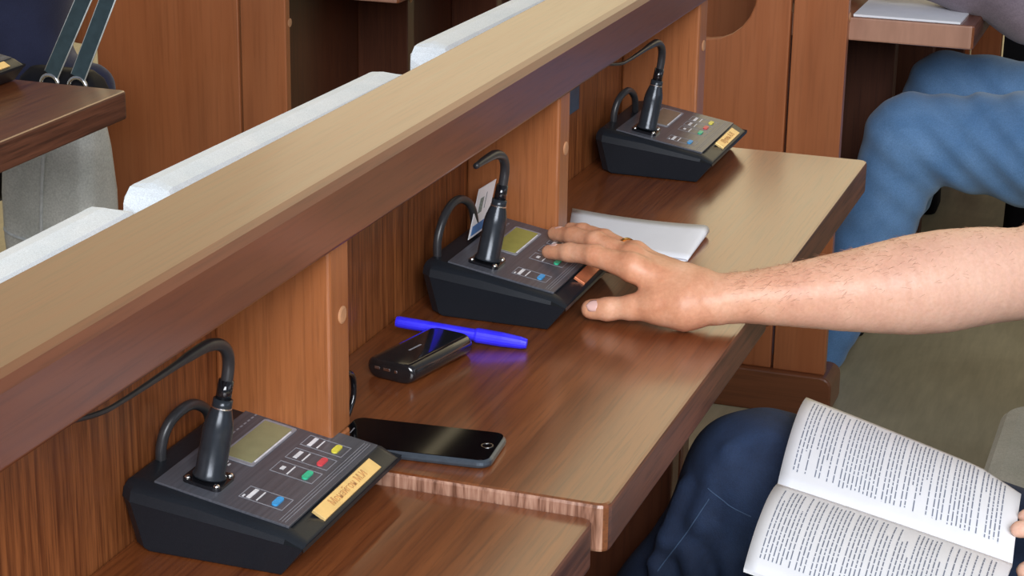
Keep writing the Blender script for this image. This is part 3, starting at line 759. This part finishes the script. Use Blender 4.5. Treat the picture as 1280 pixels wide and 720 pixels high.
mesh_obj('body', Vb, M['skin'], per, 3)
# nails
def nail(c, d, nup, L, Wd):
    d = Vector(d).normalized(); nup = Vector(nup); nup = (nup-d*nup.dot(d)).normalized(); s_ = d.cross(nup); c = Vector(c)
    mb = MB(); rows = []
    for i in range(9):
        a = -1+2*i/8; rw = []
        ww = Wd*(1-0.25*max(0, a)**2)*(math.sqrt(max(0.0, 1-abs(a)**4))*0.9+0.1)
        for j in range(7):
            b_ = -1+2*j/6; rw.append(c+d*(a*L)+s_*(b_*ww)-nup*(0.35*Wd*b_*b_)-nup*(0.0007*max(0, a)))
        rows.append(rw)
    o = sheet(rows, 0).build('nail', M['nail'], per, smooth=True); solid(o, 0.0006); return o
nail((-.5770, 1.9165-.0086, .0142+.0075), (-.019, .0010, -.003), (-.02, -.75, .66), .0074, .0064)
nail((-.6390, 1.9600, .0642), (-.027, .012, -.0060), (-.1, -.40, .92), .0055, .0048)
nail((-.6530, 2.0195, .0657), (-.028, .019, -.0060), (-.1, -.35, .92), .0055, .0050)
# wedding ring
rc = Vector((-.5680, 1.9945, .0572)); rd = (Vector((-.600, 2.0200, .0590))-Vector((-.552, 1.9820, .0560))).normalized()
mb = MB(); a_ = rd.orthogonal().normalized(); b_ = rd.cross(a_)
mb.loft([[rc+rd*h+q*(math.cos(2*math.pi*k/28)*a_+math.sin(2*math.pi*k/28)*b_) for k in range(28)] for q, h in ((.0116, -.002), (.0134, -.002), (.0134, .002), (.0116, .002), (.0116, -.002))], cap=False)
mb.build('ring', M['gold'], per, smooth=False)
# arm hair
random.seed(5); hm = MB()
segs = arm[2:30]
for i in range(2600):
    a, b, ra, rb = segs[random.randrange(len(segs))][:4]; h = random.random()
    c = Vector(a).lerp(Vector(b), h); ax_ = (Vector(b)-Vector(a)).normalized(); rad = ra+(rb-ra)*h
    th = math.radians(random.triangular(-110, 95, -10))
    side = ax_.cross(Vector((0, 0, 1))).normalized(); side = side if side.y > 0 else -side      # away from the camera side
    nrm = (Vector((0, 0, 1))-ax_*ax_.z).normalized()
    out_ = nrm*math.cos(th)+side*math.sin(th)
    tang = nrm*(-math.sin(th))+side*math.cos(th)
    p = c+out_*(rad+0.0002); dirv = (-ax_*random.uniform(.5, 1)-tang*random.uniform(.0, .7)+nrm*random.uniform(-.35, .35)+out_*0.15).normalized()
    Lh = random.uniform(.006, .014)
    q1 = p+dirv*Lh*0.5+out_*0.0003; q2 = p+dirv*Lh-out_*0.0022
    hm.tube([p, q1, q2], [0.00015, 0.00013, 0.00005], 3, 1)
ho = hm.build('arm_hair', M['hair'], per); ho['kind'] = 'stuff'
# jeans
def folds(X, Y, Z):
    d = np.sqrt((X+.40)**2+(Y-1.93)**2+(Z+.17)**2)
    u = (X*.80-Z*.60)          # across the folds that run down and back from the knee
    f = 0.0016*np.sin(u*85+Y*30+2*np.sin(Z*30))*np.clip((-.20-Z)*10, 0, 1)
    f += 0.0010*np.sin(X*60+Y*90)
    return f
jp = [((-.405, 1.957, -.170), (-.395, 1.955, -.172), .070, .074, .03), ((-.395, 1.955, -.172), (.12, 1.945, -.255), .075, .080, .03),
      ((-.410, 1.957, -.178), (-.478, 1.935, -.325), .066, .070, .03), ((-.478, 1.935, -.325), (-.60, 1.90, -.715), .070, .060, .03),
      ((-.385, 1.640, -.215), (.12, 1.80, -.255), .070, .092, .03), ((-.385, 1.640, -.215), (-.50, 1.65, -.36), .070, .070, .03),
      ((-.50, 1.67, -.36), (-.60, 1.65, -.715), .072, .062, .03), ((.13, 1.80, -.24), (.13, 1.97, -.24), .10, .10, .05)]
def rg(x0, z0, x1, z1, y, r0):
    xm, zm = (x0+x1)/2, (z0+z1)/2
    return [((x0, y+.016, z0), (xm, y, zm), r0*.8, r0, .009), ((xm, y, zm), (x1, y+.014, z1), r0, r0*.8, .009)]
for a in ((-.432, -.140, -.458, -.245, 1.886, .013), (-.466, -.165, -.494, -.275, 1.888, .011), (-.432, -.185, -.375, -.315, 1.878, .011),
          (-.405, -.150, -.345, -.280, 1.880, .010), (-.462, -.215, -.405, -.345, 1.866, .011), (-.492, -.245, -.440, -.400, 1.864, .011), (-.425, -.118, -.385, -.200, 1.890, .009)):
    jp += rg(*a[:5], a[5]+.003)
near_jeans = mesh_obj('jeans', [sdf_body(jp, (-.78, 1.52, -.765), (.28, 2.12, -.06), 0.0050, folds, 0.03)], M['jeans_dark'], per, 2)
for yy, xx in ((1.90, -.56), (1.645, -.56)):
    MB().loft([[(x, y, z) for x, y in rrect(xx-.19+i_, xx+.08-i_, yy-.05+i_, yy+.05-i_, .04, 5)] for z, i_ in ((-H, .004), (-H+.02, 0), (-H+.055, .010), (-H+.09, .030))]).build('shoe', M['black_cloth'], per, smooth=True)
# side and knee seams of the right leg
def seam(pts, nm='seam'):
    MB().tube(pts, 0.0007, 5, 5).build(nm, M['jeans_thread'], per, smooth=True)
from mathutils.bvhtree import BVHTree
_bv = BVHTree.FromPolygons([v.co[:] for v in near_jeans.data.vertices], [p.vertices[:] for p in near_jeans.data.polygons])
def on_jeans(pts, n=5):
    op = []
    for a, b in zip(pts, pts[1:]):
        for k in range(n):
            x = a[0]+(b[0]-a[0])*k/n; z = a[1]+(b[1]-a[1])*k/n
            hit = _bv.ray_cast(Vector((x, 1.80, z+H)), Vector((0, 1, -.02)))
            if hit[0] is not None: op.append(hit[0]-Vector((0, .0004, H)))
    return op
for pts in ([(-.437, -.160), (-.458, -.200), (-.485, -.245), (-.525, -.320)], [(-.440, -.150), (-.415, -.162), (-.385, -.172)]):
    q = on_jeans(pts)
    if len(q) > 2: seam(q)
# shirt
mesh_obj('shirt', [sdf_body([((.14, 1.90, -.17), (.15, 1.90, .20), .125, .135, .04), ((.15, 1.80, .27), (.15, 2.03, .27), .085, .085, .05), ((.14, 1.78, .27), (.11, 1.72, .15), .072, .068, .03), ((.14, 2.05, .28), (.10, 2.125, .255), .078, .072, .03)],
        (-.05, 1.6, -.32), (.34, 2.25, .40), 0.010, lambda X, Y, Z: .004*np.sin(Z*40+Y*20), 0.04)], M['shirt'], per, 2)

# booklet on the lap
r = empty('booklet', (-0.25, 1.85, -.1), 'open printed booklet lying on the lap of the person in dark jeans', 'booklet')
SA, SB = Vector((-.353, 1.806, -.100)), Vector((-.118, 1.709, -.100))
UA, UB = Vector((-.3645, 1.993, -.080)), Vector((-.1260, 1.849, -.082))
LA, LB = Vector((-.345, 1.632, -.110)), Vector((-.118, 1.545, -.112))
def page(A, B, C_, D_, side):
    def f(s, q):      # s along the spine, q away from it
        p = A.lerp(B, s).lerp(C_.lerp(D_, s), q)
        p = p.copy(); p.z += 0.010*math.sin(math.pi*min(1, q*1.0))*(1 if side > 0 else .8)-0.004*(s-.5)**2 + (0.006*(1-abs(2*q-1)**3) if q < .5 else 0.006*(1-abs(2*q-1)**3))
        if side > 0: p.z += -0.010*max(0, s-.82)/.18*q
        return p
    return f
fU = page(SA, SB, UA, UB, 1); fL = page(SA, SB, LA, LB, -1)
for f_, nm in ((fU, 'right_page'), (fL, 'left_page')):
    rows = [[f_(i/18, j/14) for j in range(15)] for i in range(19)]
    # page block with thickness
    mb = MB(); T = [[mb.bm.verts.new(p) for p in rw] for rw in rows]; Bt = [[mb.bm.verts.new(p-Vector((0, 0, .0035))) for p in rw] for rw in rows]
    for S_ in (T, Bt):
        for a, b in zip(S_, S_[1:]):
            for i in range(len(a)-1): mb.bm.faces.new((a[i], a[i+1], b[i+1], b[i]))
    def strip(l1, l2):
        for i in range(len(l1)-1): mb.bm.faces.new((l1[i], l1[i+1], l2[i+1], l2[i]))
    strip(T[0], Bt[0]); strip(T[-1], Bt[-1]); strip([w_[0] for w_ in T], [w_[0] for w_ in Bt]); strip([w_[-1] for w_ in T], [w_[-1] for w_ in Bt])
    pg = mb.build('page', M['paper'], r, smooth=False)
    for p in pg.data.polygons: p.use_smooth = abs(p.normal.z) > .5
    # printed lines: lines run away from the spine
    tm = MB(); random.seed(11 if f_ is fU else 12); nl = 47; n_s = 0
    s = 0.055
    while s < 0.95:
        para_end = random.random() < .16
        q0, q1 = (0.10, 0.90)
        q = q1-(0.05 if random.random() < .18 else 0)
        stop = q0+(random.uniform(.15, .5) if para_end else random.uniform(0, .02))
        hw = 0.0025
        while q > stop:
            wl = random.uniform(.018, .085); qe = max(stop, q-wl)
            a, b, c, d = f_(s-hw, q), f_(s+hw, q), f_(s+hw, qe), f_(s-hw, qe)
            e_ = Vector((0, 0, .00035)); vs = [tm.bm.verts.new(p+e_) for p in (a, b, c, d)]; tm.bm.faces.new(vs)
            q = qe-random.uniform(.008, .013)
        s += 0.0178*(1.55 if random.random() < .14 else 1)
    tx = tm.build('text', M['ink'], None, off=(0, 0, H)); tx.parent = pg; tx.matrix_parent_inverse = parent_matrix(pg).inverted()

# ------------------------------------------------------------------ person in blue jeans (right, far)
pb = empty('person', (-0.2, 4.0, -H), 'person in light blue jeans and grey sleeve seated at upper right', 'person')
def f2(X, Y, Z):
    return 0.0040*np.sin((X*.75+Z*1.0)*95+2*np.sin(Y*9+X*8))*np.exp(-((X+.42)/.16)**2)+0.0012*np.sin(X*35+Z*70)
mesh_obj('jeans', [sdf_body([((-.545, 3.96, -.275), (-.30, 3.96, -.275), .086, .108, .03), ((-.30, 3.96, -.275), (.05, 3.96, -.27), .108, .125, .03),
      ((-.555, 3.96, -.285), (-.620, 3.96, -.52), .086, .070, .03), ((-.620, 3.96, -.52), (-.70, 3.96, -.735), .070, .056, .03),
      ((-.52, 4.22, -.235), (.05, 4.14, -.25), .08, .11, .03), ((-.52, 4.22, -.235), (-.70, 4.22, -.73), .078, .058, .03), ((.05, 3.96, -.25), (.05, 4.14, -.25), .13, .13, .05)],
      (-.80, 3.82, -.80), (.22, 4.36, -.09), 0.008, f2, 0.03)], M['jeans_blue'], pb, 2)
mesh_obj('sweater', [sdf_body([((-.62, 3.86, .085), (-.43, 3.86, .078), .060, .074, .03), ((-.43, 3.86, .078), (-.335, 3.87, .030), .074, .072, .03), ((-.345, 3.87, .030), (-.12, 4.00, .22), .072, .080, .04),
      ((-.10, 4.05, -.15), (-.08, 4.05, .25), .13, .15, .05)], (-.72, 3.72, -.32), (.12, 4.26, .40), 0.009,
      lambda X, Y, Z: .004*np.sin(X*60+Z*45+Y*20), 0.03)], M['sleeve_grey'], pb, 2)
mesh_obj('body', [sdf_body([((-.60, 3.86, .085), (-.68, 3.92, .036), .028, .022), ((-.40, 3.86, .055), (-.60, 3.86, .085), .03, .028), ((-.35, 3.87, .040), (-.40, 3.86, .055), .03, .03), ((-.12, 4.0, .22), (-.35, 3.87, .040), .04, .03), ((-.10, 4.05, .36), (-.12, 4.0, .22), .05, .04), ((-.09, 4.05, .35), (-.11, 4.05, .52), .06, .055),
      ((-.68, 3.92, .030), (-.74, 3.93, .016), .016, .009), ((-.68, 3.93, .030), (-.745, 3.96, .016), .014, .009), ((-.67, 3.91, .028), (-.70, 3.87, .016), .013, .009)], (-.79, 3.8, -.01), (0, 4.14, .60), .006, None, .02)], M['skin'], pb, 2)
for yy, xx in ((3.96, -.72), (4.22, -.70)):
    MB().loft([[(x, y, z) for x, y in rrect(xx-.04+i_, xx+.05-i_, yy-.045+i_, yy+.045-i_, .03, 5)] for z, i_ in ((-H, .004), (-H+.02, 0), (-H+.055, .008), (-H+.08, .020))]).build('shoe', M['black_cloth'], pb, smooth=True)
chair(3.80, 4.38, 0.06, 'chair under the person in light blue jeans', M['chair_frame'], M['chair_frame'], None)

# ------------------------------------------------------------------ person in navy at far left
pn = empty('person', (-2.35, 3.45, -H), 'person in a navy jacket at the far left edge', 'person')
mesh_obj('jacket', [sdf_body([((-2.30, 3.42, -.30), (-2.27, 3.42, .10), .150, .155, .05), ((-2.27, 3.42, .10), (-2.27, 3.42, .35), .155, .17, .05),
      ((-2.16, 3.40, -.20), (-2.045, 3.36, -.19), .09, .060, .05), ((-2.40, 3.26, .28), (-2.30, 3.20, -.05), .065, .055, .03), ((-2.30, 3.20, -.05), (-2.50, 3.22, -.18), .055, .05, .03)],
      (-2.65, 3.08, -.50), (-1.82, 3.64, .56), 0.012, lambda X, Y, Z: .006*np.sin(X*24+Z*30+Y*9), 0.04)], M['navy'], pn, 2)
mesh_obj('trousers', [sdf_body([((-2.28, 3.34, -.33), (-2.68, 3.30, -.33), .10, .08, .03), ((-2.28, 3.50, -.33), (-2.68, 3.52, -.33), .10, .08, .03), ((-2.68, 3.30, -.33), (-2.70, 3.30, -.73), .075, .055, .03), ((-2.68, 3.52, -.33), (-2.70, 3.52, -.73), .075, .055, .03)],
      (-2.85, 3.15, -.785), (-2.12, 3.65, -.18), .012, None, .03)], M['black_cloth'], pn, 2)
mesh_obj('body', [sdf_body([((-2.27, 3.42, .50), (-2.29, 3.42, .62), .06, .055), ((-2.30, 3.40, .25), (-2.27, 3.42, .50), .05, .05), ((-2.38, 3.28, .22), (-2.30, 3.40, .25), .03, .03), ((-2.30, 3.20, -.05), (-2.38, 3.28, .22), .03, .03), ((-2.30, 3.20, -.05), (-2.50, 3.22, -.18), .03, .03), ((-2.50, 3.22, -.18), (-2.60, 3.24, -.21), .04, .03)], (-2.70, 3.14, -.30), (-2.15, 3.54, .72), .01, None, .02)], M['skin'], pn, 2)
chair(3.20, 3.66, -2.48, 'dark seat under the person in the navy jacket', M['chair_frame'], M['chair_frame'], None, back=False)

# ------------------------------------------------------------------ handbag
st = empty('stool', (-1.885, 3.0, -H), 'low dark stool carrying the handbag', 'stool')
MB().box(-2.02, -1.76, 2.90, 3.12, -.465, -.435, .006).build('seat', M['under'], st)
for x in (-2.0, -1.78):
    for y in (2.92, 3.10): MB().box(x-.014, x+.014, y-.014, y+.014, -H, -.463, .002).build('leg', M['under'], st)
bg_ = empty('handbag', (-1.885, 3.0, -.434), 'silver-grey leather handbag with dark straps under the far left desk', 'handbag')
rings = []
for z, sx, sy2 in ((-.434, .088, .055), (-.428, .094, .060), (-.36, .099, .062), (-.28, .100, .060), (-.20, .097, .052), (-.135, .092, .040), (-.115, .088, .034)):
    rings.append([(-1.893+x*0.93, 3.0+y, z) for x, y in rrect(-sx, sx, -sy2, sy2, .030, 5)])
MB().loft(rings).build('pouch', M['bag'], bg_, smooth=True)
rings = []
for z, sx, sy2 in ((-.118, .085, .033), (-.10, .080, .036), (-.075, .072, .030), (-.060, .060, .018)):
    rings.append([(-1.875+x, 3.0+y, z) for x, y in rrect(-sx, sx, -sy2, sy2, .016, 5)])
MB().loft(rings).build('top_panel', M['black_cloth'], bg_, smooth=True)
MB().tube([(-1.897, 2.9375, -.42), (-1.895, 2.9365, -.34), (-1.890, 2.9385, -.26), (-1.884, 2.947, -.18), (-1.880, 2.963, -.125)], .0032, 8, 5).build('piping', M['bag_piping'], bg_, smooth=True)
MB().tube([(-1.984, 2.985, -.335), (-1.975, 2.946, -.345), (-1.94, 2.937, -.355), (-1.885, 2.936, -.360), (-1.83, 2.937, -.355), (-1.79, 2.95, -.335), (-1.786, 2.99, -.32)], .0030, 8, 5).build('piping', M['bag_piping'], bg_, smooth=True)
for x in (-1.872, -1.818):
    mb = MB(); c = Vector((x, 2.955, -.078)); nseg = 20
    pts = [c+Vector((.017*math.cos(2*math.pi*k/nseg), 0, .017*math.sin(2*math.pi*k/nseg))) for k in range(nseg+1)]
    mb.tube(pts, .0038, 8, 1).build('ring', M['silver'], bg_, smooth=True)
def strap(a, b, w_=.013):
    a, b = Vector(a), Vector(b); d = (b-a).normalized(); s_ = Vector((1, 0, -d.x/d.z)).normalized()
    n_ = d.cross(s_).normalized(); mb = MB()
    mb.loft([[p+s_*w_*i+n_*j*.0018 for i, j in ((-1, -1), (1, -1), (1, 1), (-1, 1))] for p in (a, b)])
    o = mb.build('strap', M['strap'], bg_)
    for sg in (-1, 1):
        MB().tube([a+s_*w_*sg, b+s_*w_*sg], .0018, 6, 1).build('strap_edge', M['bag_piping'], bg_, smooth=True)
    return o
strap((-1.868, 2.955, -.060), (-1.765, 2.97, .150)); strap((-1.816, 2.955, -.060), (-1.735, 2.99, .150))
MB().tube([(-1.765, 2.97, .148), (-1.76, 2.975, .185), (-1.748, 2.98, .198), (-1.737, 2.985, .185), (-1.735, 2.99, .148)], .011, 8, 5, flat=(1, .3)).build('strap', M['strap'], bg_, smooth=True)

# dark bags behind the blue jeans; the small one is added to fill a dark gap
for i, (x, y, w_, d2, h2, lb) in enumerate(((-.700, 5.25, .058, .10, .20, 'small black bag shape added to fill the dark gap between the blue jeans and the pale floor patch'), (-.318, 5.0, .13, .12, .36, 'black bag on the floor at the right edge behind the jeans'))):
    r = empty('shoulder_bag', (x, y, -H), lb, 'bag', 'black bags on the floor at upper right')
    MB().loft([[(x+px_, y+py_, z) for px_, py_ in rrect(-w_+i_, w_-i_, -d2/2+i_, d2/2-i_, .025, 4)] for z, i_ in ((-H, .006), (-H+.02, 0), (-H+h2*.8, .004), (-H+h2, .02))]).build('pouch', M['black_cloth'], r, smooth=True)
    MB().tube([(x-w_*.6, y, -H+h2-.01), (x-w_*.4, y, -H+h2+.05), (x+w_*.4, y, -H+h2+.05), (x+w_*.6, y, -H+h2-.01)], .006, 8, 5).build('handle', M['black_cloth'], r, smooth=True)
